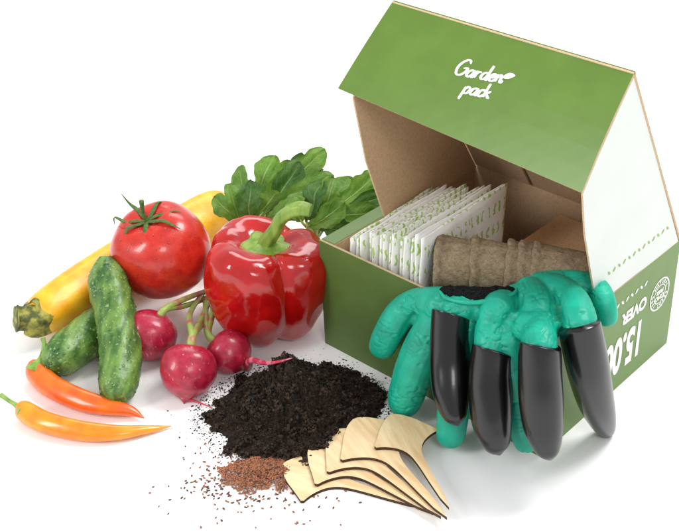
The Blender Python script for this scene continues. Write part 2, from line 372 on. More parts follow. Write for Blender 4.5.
# ------------------------------------------------------------------ seed packets
NP=15
ordn=['first','second','third','fourth','fifth','sixth','seventh','eighth','ninth','tenth','eleventh','twelfth','thirteenth','fourteenth']
for k in range(NP):
    rnd=random.Random(k+40); f=k/(NP-1)
    a0=2.4+f*9.2+(0 if k in (0,NP-1) else rnd.uniform(-.08,.08)); top=12.9+3.5*f**.8+rnd.uniform(-.3,.3); b0=.9+rnd.uniform(-.1,.45)-.2*f; b1=b0+12.3+rnd.uniform(-.4,.4); tw=rnd.uniform(-.02,.02); bot=.3; tl=rnd.uniform(-.4,.4)
    ni,nj=30,20; vs=[];fs=[]
    for sd in (1,-1):
        for i in range(ni+1):
            u=i/ni
            for j in range(nj+1):
                w=j/nj
                th=.05+.25*(max(0,math.sin(PI*u))**.35)*(1-w**9*.8)+.05*noise.noise(V((u*6,w*6,k+sd)))
                wob=.13*noise.noise(V((u*2.5,w*2.5,k*7.7)))+.05*noise.noise(V((u*8,w*8,k*7.7)))
                vs.append(BX(a0+sd*th+wob+tw*(u-.5)*12+(w-.5)*.9,b0+(b1-b0)*u+.08*noise.noise(V((w*7,k,3))),bot+(top-bot)*w+tl*(u-.5)*w+.14*w*noise.noise(V((u*4,k*2.2,0)))))
    nn=(ni+1)*(nj+1); I=lambda s,i,j:s*nn+i*(nj+1)+j
    for i in range(ni):
        for j in range(nj):
            fs+=[(I(0,i,j),I(0,i+1,j),I(0,i+1,j+1),I(0,i,j+1)),(I(1,i,j),I(1,i,j+1),I(1,i+1,j+1),I(1,i+1,j))]
        for j in (0,nj): fs.append((I(0,i,j),I(0,i+1,j),I(1,i+1,j),I(1,i,j)))
    for j in range(nj):
        for i in (0,ni): fs.append((I(0,i,j),I(0,i,j+1),I(1,i,j+1),I(1,i,j)))
    last=k==NP-1
    o=obj('seed_packet',vs,fs,M['packet'],org=BX(a0,7,.3),recalc=True,smooth=True)
    tag(o,'white seed packet at the right end of the row, face showing beside the fibre pots' if last else 'white seed packet with pale green print, %s from the left end of the row'%ordn[k],'seed packet','seed packets standing in the box')
# ------------------------------------------------------------------ fibre pots (nested, lying on their side)
q0=atz(437,262,13.2); q1=atz(592,276,12.9); ax=(q1-q0).normalized()
for k,(s0,lab) in enumerate(((0,'innermost beige fibre pot at the left end of the nested row'),(3.1,'beige fibre pot second from the left in the nested row'),(6.2,'beige fibre pot third from the left, in the middle of the nested row'),(7.3,'beige fibre pot fourth from the left in the nested row'),(8.4,'outermost beige fibre pot at the right end of the nested row'))):
    prof=[(-.05,2.1),(-.05,2.5),(.05,2.64),(.42,2.62),(.75,2.42),(2.5,2.26),(4.6,2.05),(5.3,1.9),(5.5,1.5),(5.52,.02),(5.3,.02),(5.2,1.6),(.5,2.12)]
    PR=[]
    for i in range(len(prof)):
        a_,b_=prof[i],prof[(i+1)%len(prof)]; m=max(1,int(math.hypot(a_[0]-b_[0],a_[1]-b_[1])/.14))
        for j in range(m): PR.append((a_[0]+(b_[0]-a_[0])*j/m,a_[1]+(b_[1]-a_[1])*j/m))
    sg=120; h=(Z-ax*Z.dot(ax)).normalized(); sv=ax.cross(h); vs=[];fs=[]
    tl=random.Random(k+3).uniform(-.2,.2)
    for (x,r) in PR:
        for j in range(sg):
            a=2*PI*j/sg; nz=1+.03*noise.noise(V((math.cos(a)*2.5,math.sin(a)*2.5,x*1.2+k*9)))+.03*noise.noise(V((math.cos(a)*13,math.sin(a)*13,x*6+k*9)))
            vs.append(q0+ax*(s0+x+tl*math.cos(a+k)*(1 if x<3 else 0)+(.14*noise.noise(V((math.cos(a)*2.4,math.sin(a)*2.4,k*3)))+.09*noise.noise(V((math.cos(a)*14,math.sin(a)*14,k*3)))))+(h*math.cos(a)+sv*math.sin(a))*r*nz)
    n=len(PR)
    for i in range(n):
        for j in range(sg):
            i2=(i+1)%n; j2=(j+1)%sg; fs.append((i*sg+j,i*sg+j2,i2*sg+j2,i2*sg+j))
    o=obj('fibre_pot',vs,fs,M['peat'],org=q0+ax*s0-Z*2.4,recalc=True)
    tag(o,lab,'plant pot','nested fibre pots lying in the box')
# ------------------------------------------------------------------ gloves
def segd(p,a,b):
    d=b-a; t=max(0,min(1,(p-a).dot(d)/d.length_squared)); return (p-(a+d*t)).length
def glove_mesh(chains,seed,amp=.09,it=5,grooves=()):
    v,f,n=blob([([PT(p) for p in c],r) for c,r in chains],.11,it)
    G=[(PT(a),PT(b),w,d) for a,b,w,d in grooves]
    out=[]
    for p,nn in zip(v,n):
        q=V((p.x*.6+seed,p.y*.6,p.z*.9))
        w=noise.noise(q*.7)*.25
        wr=V((noise.noise(q*1.2),noise.noise(q*1.2+V((7,1,2))),noise.noise(q*1.2+V((1,8,3)))))
        q2=V((p.x*.36+seed,p.y*.36,p.z*1.2))+wr*.4
        m=max(0,min(1,noise.noise(q*.6+V((9,9,9)))*2.5+.45))
        w-=(1-min(1,abs(noise.noise(q2*1.5))*9))**1.2*1.0*m
        w-=(1-min(1,abs(noise.noise(q2*2.9+V((4,4,4))))*8))**1.2*.35*m
        dd=w*amp
        for a,b,ww,dp in G:
            s=segd(p,a,b)
            if s<ww*3: dd-=dp*math.exp(-(s/ww)**2)
        out.append(p+nn*dd)
    return out,f
GA=[([(496,309,'z',12.7),(474,307,'z',12.9),(456,311,'z',12.7),(451,325,'f',1.3),(450,350,'f',2.9)],[1.2,1.3,1.34,1.32,1.3]),
    ([(505,303,'z',12.9),(497,310,'z',13.6),(492,325,'f',1.0),(491,348,'f',2.4),(491,385,'f',3.2)],[1.35,1.42,1.42,1.42,1.3]),
    ([(530,292,'z',13.5),(535,304,'z',13.8),(538,325,'z',13.2),(540,348,'f',2.2),(541,385,'f',2.6)],[1.38,1.45,1.46,1.42,1.3]),
    ([(548,288,'z',13.5),(566,296,'z',13.8),(577,312,'r',.7),(581,332,'r',2.0),(588,365,'r',2.4)],[1.38,1.45,1.48,1.45,1.3]),
    ([(540,286,'z',13.2),(572,284,'z',13.5),(594,288,'z',13.2),(603,300,'r',.8),(607,316,'r',1.5)],[1.25,1.25,1.15,1.06,.95]),
    ([(458,309,'z',12.3),(492,311,'z',12.5),(535,306,'z',12.8),(568,299,'z',13.0)],[1.4,1.5,1.55,1.4]),
    ([(470,320,'f',-.2),(492,324,'f',-.1),(515,326,'f',-.1),(540,328,'f',.0),(560,320,'z',11.8),(576,314,'r',-.3)],[1.2,1.4,1.35,1.4,1.4,1.4]),
    ([(515,298,'z',13.1),(550,291,'z',13.2),(578,290,'z',13.1)],[1.2,1.3,1.15])]
GRV=[((473,348,'f',1.5),(474,312,'z',13.6),.30,.6),((474,312,'z',13.6),(484,301,'z',14.0),.2,.22),
     ((515,352,'f',1.5),(514,315,'z',14.0),.30,.65),((514,315,'z',14.2),(522,296,'z',14.6),.2,.25),
     ((561,337,'f',1.3),(556,306,'z',14.3),.30,.65),((556,306,'z',14.5),(551,289,'z',14.7),.2,.25),
     ((597,320,'r',1.5),(590,300,'z',14.0),.26,.5),
     ((477,331,'f',2.2),(508,335,'f',2.3),.10,.15),((482,338,'f',3.0),(504,341,'f',3.1),.09,.13),((480,322,'f',1.8),(502,324,'f',1.8),.08,.11),
     ((523,326,'f',1.7),(555,329,'f',1.8),.10,.15),((526,335,'f',2.8),(556,337,'f',2.8),.09,.13),((568,314,'r',1.5),(596,312,'r',2.4),.10,.13),((566,321,'r',2.4),(594,321,'r',3.0),.09,.12),
     ((436,304,'z',13.6),(462,312,'z',13.9),.10,.13),((530,300,'z',15.0),(575,292,'z',14.9),.12,.13),((524,310,'z',14.9),(552,312,'z',14.8),.09,.12)]
ga=thing('clawed_glove',BX(20,0,0),'teal rubber glove with four black fingertip claws hanging over the box corner','glove')
v,f=glove_mesh(GA,3.3,.13,4,GRV); obj('glove_body',v,f,M['glove'],ga)
claws=[([(451,316,'f',2.2),(450,335,'f',2.7),(450,362,'f',3.4),(451,388,'f',4.4),(453,406,'f',5.1),(456,419,'f',5.6),(458,426,'f',5.8)],[1.60,1.68,1.74,1.64,1.34,.86,.10]),
       ([(493,352,'f',2.7),(491,372,'f',3.2),(491,396,'f',3.8),(492,420,'f',4.4),(495,437,'f',4.8),(498,449,'f',5.0),(500,455,'f',5.1)],[1.70,1.80,1.84,1.72,1.40,.9,.10]),
       ([(540,348,'f',2.4),(540,372,'f',2.8),(541,398,'f',3.2),(543,424,'f',3.5),(546,441,'f',3.6),(549,453,'f',3.7),(551,460,'f',3.7)],[1.64,1.76,1.80,1.66,1.34,.86,.10]),
       ([(580,328,'r',2.1),(584,348,'r',2.5),(589,372,'r',2.8),(595,398,'r',2.9),(601,416,'r',2.9),(606,429,'r',2.8),(609,436,'r',2.8)],[1.70,1.80,1.78,1.6,1.3,.84,.10])]
for ci,(pts,rad) in enumerate(claws):
    P=[PT(p) for p in pts]; ax_=(P[0]-P[1]).normalized()
    nf=(-E2 if ci<3 else (E1*.8-E2*.6)).normalized()
    P=[P[0].lerp(P[1],.5),P[0].lerp(P[1],.12),P[0]-ax_*.03,P[0]]+P[1:]; rad=[rad[0]*.84,rad[0]*.9,rad[0]*.97,rad[0]*1.03]+rad[1:]
    v,f=tube(P,rad,40,7)
    c0=P[3]; out=[]
    for p in v:
        al=(p-c0).dot(ax_)
        if al>-2.2:
            g=(p-c0-ax_*al).dot(nf)/1.7
            p=p+ax_*((.7*max(-.3,g))*max(0,min(1,(al+2.2)/2.2)))
        out.append(p)
    obj('claw',out,f,M['claw'],ga)
v,f,nn=blob([([PT(p) for p in [(447,293,'z',13.4),(462,296,'z',13.7),(480,297,'z',13.8),(497,296,'z',13.9),(511,293,'z',13.9)]],[.7,.85,.9,.8,.55])],.1,2)
v=[p+q*(.16*noise.noise(p*1.6)+.08*noise.noise(p*4)) for p,q in zip(v,nn)]
obj('cuff_opening_shade',v,f,M['cuff_shade'],ga)  # dark blob added where the cuff opening is only a shaded gap
hp=[PT(p) for p in [(440,291,'z',13.6),(446,298,'z',13.9),(462,302,'z',14.15),(482,302,'z',14.35),(500,299,'z',14.5),(513,294,'z',14.5),(518,287,'z',14.3)]]
v,f=tube(hp,[.1,.17,.19,.2,.19,.17,.1],14,8); v=[p+Z*.08*noise.noise(p*1.5) for p in v]; obj('hem',v,f,M['glove'],ga)
GB=[([(470,306,'z',12.2),(440,303,'z',12.3),(412,306,'f',1.2),(395,322,'f',2.0),(383,345,'f',2.5)],[1.4,1.45,1.45,1.4,1.3]),
    ([(455,308,'z',12.4),(437,322,'f',1.4),(421,352,'f',2.4),(411,380,'f',3.0),(405,400,'f',3.4)],[1.6,1.72,1.78,1.76,1.6]),
    ([(470,310,'z',12.2),(464,335,'f',1.4),(458,375,'f',2.2),(454,405,'f',3.2),(451,434,'f',4.2)],[1.6,1.5,1.5,1.45,1.3]),
    ([(500,312,'z',12.0),(510,345,'f',1.3),(517,385,'f',1.4),(523,415,'f',1.6),(526,440,'f',1.9)],[1.6,1.45,1.4,1.35,1.15]),
    ([(440,306,'z',12.2),(470,308,'z',12.2),(505,310,'z',12.1)],[1.5,1.6,1.5]),
    ([(432,325,'f',1.0),(455,335,'f',.6),(485,345,'f',.4),(515,352,'f',.4)],[1.3,1.3,1.3,1.2]),
    ([(416,312,'f',1.0),(436,316,'f',.7)],[1.2,1.3])]
GRB=[((403,338,'f',2.6),(414,314,'f',2.5),.28,.5),((434,368,'f',2.4),(441,325,'f',2.2),.28,.45),
     ((398,312,'f',2.8),(408,296,'f',1.8),.10,.15),((386,330,'f',3.5),(400,334,'f',3.4),.09,.13),((390,322,'f',3.3),(404,325,'f',3.2),.08,.11),
     ((402,362,'f',3.9),(436,368,'f',3.8),.10,.15),((404,352,'f',3.8),(434,352,'f',3.7),.09,.13),((396,386,'f',4.5),(426,392,'f',4.4),.10,.13),((410,335,'f',3.2),(432,338,'f',3.2),.09,.12)]
gb=thing('plain_glove',BX(14,0,0),'teal rubber glove without claws lying under the clawed one, thumb pointing left','glove')
v,f=glove_mesh(GB,9.1,.13,4,GRB); obj('glove_body',v,f,M['glove_b'],gb)
# ------------------------------------------------------------------ vegetables
def lathe(prof,c,axis,sg=64,mod=None,ref=None):
    ax=V(axis).normalized(); h=V(ref) if ref else (V((1,0,0)) if abs(ax.x)<.8 else V((0,1,0))); h=(h-ax*h.dot(ax)).normalized(); s=ax.cross(h); vs=[];fs=[]
    n=len(prof); m=(n-1)*4; pp=[V((a,b,0)) for a,b in prof]
    for i in range(m+1):
        q=cr(pp,i/m); 
        for j in range(sg):
            a=2*PI*j/sg; k,dz=(mod(a,q.y,i/m) if mod else (1,0)); r=max(q.x,.001)*k
            vs.append(V(c)+h*(r*math.cos(a))+s*(r*math.sin(a))+ax*(q.y+dz))
    for i in range(m):
        for j in range(sg):
            j2=(j+1)%sg; fs.append((i*sg+j,i*sg+j2,(i+1)*sg+j2,(i+1)*sg+j))
    fs.append(tuple(range(sg))[::-1]); fs.append(tuple(m*sg+j for j in range(sg)))
    return vs,fs
def drops(vs,c,n,seed,par):
    rnd=random.Random(seed); c=V(c); k=0
    while k<n:
        p=rnd.choice(vs); d=(p-c).normalized()
        if d.y>.35 or d.z<-.3: continue
        r=rnd.uniform(.04,.12)
        b=bmesh.new(); bmesh.ops.create_icosphere(b,subdivisions=2,radius=r); q=d.to_track_quat('Z','Y')
        v=[p+q@V((x.co.x,x.co.y,x.co.z*.5)) for x in b.verts]; f=[tuple(y.index for y in x.verts) for x in b.faces]; b.free()
        obj('droplet',v,f,M['water'],par); k+=1
# tomato
tc=V((-27,98.3,7.0)); tr=4.85
to=thing('tomato',tc-Z*tr,'red tomato with green calyx resting on the yellow squash','tomato')
prof=[(.001,-4.35),(1.2,-4.4),(2.8,-3.95),(4.2,-2.7),(4.85,-.9),(4.9,.7),(4.4,2.4),(3.4,3.6),(2.2,4.1),(1.1,3.95),(.4,3.6),(.001,3.5)]
tax=V((-.22,-.16,.96)).normalized()
def tm(a,y,t): 
    k=1+.022*math.cos(5*a+.5)*max(0,y/4)+.014*math.cos(3*a+1); return k,.05*math.cos(5*a)*max(0,y/4)
tv,tf=lathe(prof,tc,tax,72,tm); obj('fruit',tv,tf,M['tomato'],to)
h=(V((1,0,0))-tax*tax.x).normalized(); s=tax.cross(h); top=tc+tax*3.7
st=[top-tax*.3,top+tax*.7,top+tax*1.7+V((.15,0,0)),top+tax*2.7+V((.45,0,.1))]
v,f=tube(st,[.3,.2,.19,.26],12,5); obj('stem',v,f,M['tomato_leaf'],to)
for i in range(7):
    a=i*2*PI/7+.35+random.uniform(-.15,.15); d=h*math.cos(a)+s*math.sin(a); L=random.uniform(3.2,4.9)
    sd=d.cross(tax)*random.uniform(-.5,.5)
    pts=[top+tax*.15,top+d*L*.28+tax*.42,top+d*L*.6+tax*(.25+random.uniform(0,.7))+sd*.5,top+d*L*.85+tax*random.uniform(-.6,1.1)+sd,top+d*L+tax*random.uniform(-1.0,1.6)+sd*1.6]
    v,f=tube(pts,[.16,.26,.22,.13,.03],10,5,flat=.35,up=tuple(tax)); obj('sepal',v,f,M['tomato_leaf'],to)
drops([p for p in tv if (p-tc).length>4],tc,90,4,to)
# pepper
pc=V((-16.3,94.2,0)); pe=thing('bell_pepper',pc,'glossy red bell pepper with curved green stem beside the box','bell pepper')
prof=[(.001,9.9),(.9,9.9),(1.8,10.2),(3.0,10.9),(4.4,11.1),(5.6,10.3),(6.1,8.5),(6.0,6.4),(5.55,4.2),(4.85,2.2),(3.8,.8),(2.4,.12),(1.0,.35),(.001,.7)]
def pm(a,y,t):
    l=abs(math.cos(1.5*a+.55)); g=(l**.6)
    top=min(1,max(0,(y-6)/4)); bt=min(1,max(0,(3.5-y)/3))
    k=.87+.16*g+.03*math.cos(a*2+1)+.02*math.sin(a*5+y*.5); k=k*(1-.06*(1-g)*(top+bt)*2)
    return k,(-.75*(1-g)*top*(1 if t>.15 else t/.15))+.3*math.cos(a+2.2)*top*(1 if t>.15 else t/.15)+.5*(1-g)*bt
pax=V((.04,-.02,1)).normalized()
pv,pf=lathe(prof,pc,pax,144,pm,ref=(.9,.3,0))
pv=[p+(p-pc-pax*5.5).normalized()*(.24*noise.noise(p*.45)+.08*noise.noise(p*1.1)) for p in pv]
obj('fruit',pv,pf,M['pepper'],pe)
pt=pc+pax*9.95; y0=pt.y
s1=[pt+V((0,0,-.2)),pt+V((.15,0,.5)),aty(275,230,y0-.1),aty(280,220,y0-.2),aty(290,212,y0-.4),aty(301,209,y0-.6),aty(311,211,y0-.8)]
v,f=tube(s1,[1.1,.80,.64,.62,.64,.70,.58],28,6,mod=lambda a,t:1+.09*math.cos(5*a)); obj('stem',v,f,M['stem_green'],pe)
v,f=lathe([(.001,.7),(.7,.55),(1.5,.32),(2.1,.2),(2.4,.0),(1.6,-.1),(.001,-.1)],pt+V((0,0,.15)),pax,48,lambda a,y,t:(1+.16*math.cos(6*a+.4),.14*math.cos(3*a)*(1-abs(t-.5)))); obj('calyx',v,f,M['stem_green'],pe)
# yellow squash
za=V((-38.6,92.2,3.0)); zb=V((-22.6,115.1,2.9)); zd=(zb-za).normalized()
zu=thing('yellow_squash',za.lerp(zb,.5)-Z*2.8,'long yellow squash with dark green stem end lying behind the tomato','squash')
side=V((-.8,.57,0))
pts=[za,za+zd*.25,za+zd*1.2,za+zd*4+side*.2,za+zd*9+side*.5,za+zd*15+side*.5,za+zd*21,za+zd*25,za+zd*27,za+zd*27.8]
v,f=tube(pts,[1.2,1.75,2.15,2.45,2.65,2.8,3.0,2.8,1.7,.05],48,6,mod=lambda a,t:1+.03*math.cos(5*a)); obj('fruit',v,f,M['zucchini'],zu)
e=PT((16,318,'z',3.6))
v,f=tube([za+zd*.6,za-zd*.3,za.lerp(e,.45),za.lerp(e,.8),e],[1.9,1.7,1.3,1.15,1.3],40,5,mod=lambda a,t:1+.10*math.cos(5*a)); obj('stem',v,f,M['zstem'],zu)
# cucumbers
def cucumber(name,pts,r,label,seed):
    n=len(pts); c=thing(name,(V(pts[n//2])-Z*r),label,'cucumber')
    P=[V(p) for p in pts]; d0=(P[0]-P[1]).normalized(); d1=(P[-1]-P[-2]).normalized()
    Q=[P[0]+d0*r*.95,P[0]+d0*r*.75]+P+[P[-1]+d1*r*.8,P[-1]+d1*r*1.0]
    rd=[.05,r*.55,r*.92]+[r*1.02]*(n-2)+[r*.88,r*.5,.05]
    v,f=tube(Q,rd,56,14); out=[]; g=MB(); rnd=random.Random(seed)
    for p in v:
        m=noise.noise(p*1.1+V((seed,0,0)))*.12+noise.noise(p*3+V((seed,0,0)))*.06
        ca=min(((p-cr(P,k/12)) for k in range(13)),key=lambda x:x.length)
        out.append(p+ca.normalized()*m if ca.length>0 else p)
    obj('fruit',out,f,M['cucumber'],c)
    for k in range(120):
        p=out[rnd.randrange(len(out)-2)]
        b=bmesh.new(); bmesh.ops.create_icosphere(b,subdivisions=1,radius=rnd.uniform(.07,.13))
        g.add(([p+x.co for x in b.verts],[tuple(y.index for y in x.verts) for x in b.faces])); b.free()
    w=obj('wart',g.v,g.f,M['cucumber'],c); w['kind']='stuff'
cucumber('cucumber',[(-28.6,82.9,1.95),(-28.9,86,2.9),(-29.9,89.6,4.4),(-31.2,93.0,6.2),(-31.5,94.2,6.8)],1.9,'green cucumber propped up on the other one, tip toward the viewer beside the radishes',2)
cucumber('cucumber',[(-34.9,87.1,2.1),(-33.7,89.5,2.1),(-32.3,92.1,2.1),(-31.2,94.0,2.1)],2.05,'green cucumber lying flat under the propped one, next to the orange chilies',6)
# chilies
def chili(pts,rad,spts,m,label):
    P=[PT(p) for p in pts]; c=thing('chili_pepper',V((P[2].x,P[2].y,0)),label,'chili pepper')
    v,f=tube(P,rad,28,8,mod=lambda a,t:1+.06*math.cos(3*a+t*3)+.03*math.sin(t*17+a*2)); obj('fruit',v,f,m,c)
    Q=[PT(p) for p in spts]
    v,f=tube([Q[0],Q[0].lerp(Q[1],.4)]+Q[1:],[rad[1]*1.05,rad[1]*.75,.26,.2,.24][:len(Q)+1],14,5); obj('stem',v,f,M['stem_green'],c)
chili([(33,366,'z',1.2),(36,370,'z',1.25),(52,386,'z',1.1),(80,400,'z',1.05),(108,407,'z',1.0),(130,411,'z',.75),(144,418,'z',.35)],[.5,1.0,1.1,1.0,.8,.5,.04],[(36,371,'z',1.5),(41,358,'z',2.4),(44,346,'z',3.1),(43,338,'z',3.6)],M['chili'],'orange chili pepper with upright stem, the upper of the two')
chili([(20,408,'z',.9),(24,410,'z',.95),(45,422,'z',.95),(80,431,'z',.85),(115,433,'z',.72),(145,430,'z',.5),(171,426,'z',.25)],[.4,.85,.98,.88,.7,.42,.04],[(24,410,'z',1.0),(16,405,'z',1.3),(8,400,'z',1.5),(1,395,'z',1.7)],M['chili2'],'amber yellow chili pepper in front, the lower of the two, stem at left')
# radishes
def radish(c,r,axis,tail,trad,stems,label):
    c=V(c); ax=V(axis).normalized(); o=thing('radish',c-Z*r,label,'radish','radishes in front of the pepper')
    prof=[(.001,-1.25),(.12,-1.1),(.4,-.93),(.75,-.68),(.97,-.25),(1.0,.15),(.86,.6),(.5,.88),(.22,.93),(.001,.93)]
    v,f=lathe([(a*r,b*r) for a,b in prof],c,ax,48,lambda a,y,t:(1+.025*math.cos(2*a+r*5)+.02*math.cos(3*a+y),0)); obj('root',v,f,M['radish'],o)
    T0=c-ax*r*1.05; v,f=tube([T0]+[V(p) for p in tail],trad,10,6); obj('tail',v,f,M['rootlet'],o)
    b=c+ax*r*.85
    for e,bow in stems:
        e=V(e); v,f=tube([b,b+ax*.7+(e-b)*.06,b.lerp(e,.5)+V(bow),e],[.42,.34,.28,.24],12,6); obj('leaf_stalk',v,f,M['rad_stem'],o)
ra=PT((150,335,'z',2.7)); rb=PT((188,370,'z',2.5)); rc=PT((229,352,'z',2.15))
radish(ra,2.45,(.45,.35,.75),[ra+V((-.8,-1.5,-2.2)),ra+V((-1.6,-2.2,-2.5))],[.16,.1,.03],[(PT((212,289,'z',2.4)),(0,-.6,.8)),(PT((208,298,'z',2.2)),(0,-.3,.3))],'pink red radish at left beside the cucumber, partly under the tomato')
radish(rb,2.55,(.1,.6,.8),[rb+V((.9,-1.9,-2.2)),rb+V((2.6,-2.7,-2.4))],[.16,.1,.03],[(PT((204,292,'z',2.6)),(-.7,0,.5)),(PT((212,294,'z',2.2)),(.1,0,.3)),(PT((208,292,'z',1.6)),(.5,-.4,.1))],'largest pink red radish, the lowest of the three, in front of the pepper')
radish(rc,2.1,(-.75,.2,.6),[PT((252,360,'z',3.0)),PT((264,363,'z',4.2)),PT((277,362,'z',5.6)),PT((292,358,'z',6.6))],[.5,.3,.2,.13,.04],[(PT((205,298,'z',2.4)),(-.3,0,.5)),(PT((210,292,'z',2.2)),(.1,0,.4))],'small pink red radish nearest the soil, its long root reaching right')
# leafy sprigs: loose lobed leaves
def leafmesh(P0,P1,up,w,bend,seed):
    ax=P1-P0; X=ax.normalized(); sd=X.cross(V(up)).normalized(); N=sd.cross(X); n,m=54,9; vs=[];uv=[];fs=[]
    if N.z<0 : N=-N
    rnd=random.Random(seed); ph=rnd.uniform(0,6); nl=rnd.choice([2.5,3.0,3.5]); dp=rnd.uniform(.16,.34); tws=rnd.uniform(-.7,.7)
    for i in range(n+1):
        t=i/n; base=(.32+.68*min(1,t/.70)**1.2)*math.sqrt(max(0,1-(max(0,t-.66)/.34)**2))*min(1,t*12+.15)
        ang=tws*(t-.3)
        for j in range(-m,m+1):
            s=j/m; ph2=ph+(.7 if s>0 else 0)
            lobe=1-dp*(1-t*.7)*(.5+.5*math.cos(2*PI*nl*t+ph2))**2+.035*math.sin(t*36+ph2)
            wd=w*base*lobe+.02
            rip=math.sin(t*12+ph+s*2)*.11*w*s*s+noise.noise(V((t*2.5,s*1.6,seed)))*.3*w
            sdd=sd*math.cos(ang)+N*math.sin(ang); NN_=N*math.cos(ang)-sd*math.sin(ang)
            vs.append(P0+ax*t+sdd*(s*wd)+sd*(noise.noise(V((t*1.5,seed,3)))*.5)+NN_*(.2*abs(s)**1.4*wd+rip*.75)+N*(bend*math.sin(PI*t)-bend*1.4*t*t)); uv.append((t,s*.5+.5))
    k=2*m+1
    for i in range(n):
        for j in range(2*m): fs.append((i*k+j,(i+1)*k+j,(i+1)*k+j+1,i*k+j+1))
    return vs,fs,uv
def sprig(base,leaves,label,seed):
    b=PT(base); o=thing('leafy_sprig',V((b.x,b.y,0)),label,'leafy greens')
    for i,(p0,p1,w,bend,up,dk) in enumerate(leaves):
        A0=PT(p0);A1=PT(p1); v,f,uv=leafmesh(A0,A1,up,w,bend,seed*17+i)
        obj('leaf',v,f,M['leaf_b' if dk else 'leaf_a'],o,uv=uv)
        v,f=tube([b,b.lerp(A0,.5)+V((0,-.3,.4)),A0,A0.lerp(A1,.3)],[.22,.18,.14,.05],10,5); obj('leaf_stalk',v,f,M['pale_stalk'],o)
U1=(0,-.9,.5);U2=(-.5,-.8,.5);U3=(.6,-.8,.5)
sprig((258,235,'y',106),[
 ((268,206,'y',108),(324,150,'y',110),1.45,.8,U1,0),((258,206,'y',109),(272,154,'y',112),1.6,.6,U2,0),((250,214,'y',107),(238,166,'y',109),1.4,.7,U2,0),
 ((246,224,'y',105),(212,198,'y',106),1.2,.6,U1,0),((262,214,'y',106),(300,166,'y',107),1.6,.9,U3,1),((272,212,'y',105),(332,176,'y',106),1.4,.8,U1,0),
 ((250,224,'y',104),(250,184,'y',104.5),1.5,.8,U1,1),((266,220,'y',103.5),(308,198,'y',104),1.3,.7,U2,0),((240,226,'y',104.5),(230,186,'y',105),1.4,.6,U3,0),((275,200,'y',110),(304,156,'y',111),1.3,.6,U3,1),
 ((256,222,'y',103.5),(280,188,'y',104),1.3,.7,U3,0),((280,214,'y',108),(318,168,'y',109),1.3,.7,U2,1),((262,210,'y',110),(290,160,'y',112.5),1.3,.5,U1,0),((286,218,'y',104),(326,200,'y',104.5),1.4,.6,U1,1),((278,222,'y',107),(330,190,'y',108),1.6,.7,U1,1)],
 'bunch of green lobed leaves behind the red pepper and tomato',3)
sprig((316,240,'y',103),[
 ((330,212,'y',103),(378,176,'y',104),1.4,.7,U1,0),((322,212,'y',104),(352,176,'y',106),1.5,.6,U2,0),((336,216,'y',102),(392,192,'y',103),1.2,.6,U1,1),
 ((326,222,'y',101),(378,210,'y',101),1.4,.6,U1,0),((318,226,'y',100.5),(352,232,'y',99.5),1.2,.6,U1,1),((312,222,'y',102),(318,180,'y',104),1.5,.7,U2,1),((308,226,'y',100),(344,206,'y',100),1.4,.7,U3,0),((302,222,'y',101),(292,198,'y',102),1.3,.6,U1,0),((318,214,'y',103),(336,178,'y',105),1.4,.6,U3,0),((306,220,'y',104),(322,192,'y',106),1.6,.6,U1,0),((310,214,'y',106),(344,186,'y',107),1.6,.6,U1,1)],
 'smaller bunch of green leaves between the red pepper and the box lid',5)
# ------------------------------------------------------------------ soil
SC=V((-12.2,81.4,0))
def sh(x,y):
    dx,dy=x-SC.x,y-SC.y; a=math.atan2(dy,dx)
    rx=8.4*(1+.20*noise.noise(V((math.cos(a)*1.5,math.sin(a)*1.5,3.3)))+.14*noise.noise(V((math.cos(a)*4,math.sin(a)*4,1)))+.05*noise.noise(V((math.cos(a)*11,math.sin(a)*11,1)))); r=math.hypot(dx/rx,dy/(rx*.80))
    if r>=1: return 0
    px,py=x-(SC.x-.2),y-(SC.y+1.2)
    g=(1-r)**.9*.72+.45*math.exp(-(px*px+py*py)/10)
    g*=min(1,(1-r)*6)
    cl=noise.noise(V((x*.5,y*.5,5)))
    vo=noise.voronoi(V((x*1.1,y*1.1,3)))[0][0]; vo2=noise.voronoi(V((x*2.7,y*2.7,9)))[0][0]
    return g*4.7*(1+.3*cl)+((.42-vo)*.9+(.35-vo2)*.5+.3*noise.noise(V((x*5,y*5,7)))+.18*noise.noise(V((x*11,y*11,7))))*min(1,g*3)
n=240; vs=[];fs=[]
for i in range(n+1):
    for j in range(n+1):
        x=SC.x-11+22*i/n; y=SC.y-9+18*j/n; z=sh(x,y)
        vs.append(V((x,y,z-.02 if z<=0 else max(z,.0))))
for i in range(n):
    for j in range(n):
        q=(i*(n+1)+j,(i+1)*(n+1)+j,(i+1)*(n+1)+j+1,i*(n+1)+j+1)
        if any(vs[k].z>.02 for k in q): fs.append(q)
mb=MB(); rnd=random.Random(11)
ICO=[]
for k in range(8):
    b=bmesh.new(); bmesh.ops.create_icosphere(b,subdivisions=1,radius=1)
    ICO.append(([x.co*(1+rnd.uniform(-.35,.3)) for x in b.verts],[tuple(y.index for y in x.verts) for x in b.faces])); b.free()
def crumb(mb,x,y,z,r):
    v,f=rnd.choice(ICO); q=Matrix.Rotation(rnd.uniform(0,6),3,V((rnd.random(),rnd.random(),rnd.random()+.1)).normalized()); e=rnd.uniform(.6,1.2)
    mb.add(([V((x,y,z))+q@V((p.x*r*e,p.y*r,p.z*r*.8)) for p in v],f))
k=0
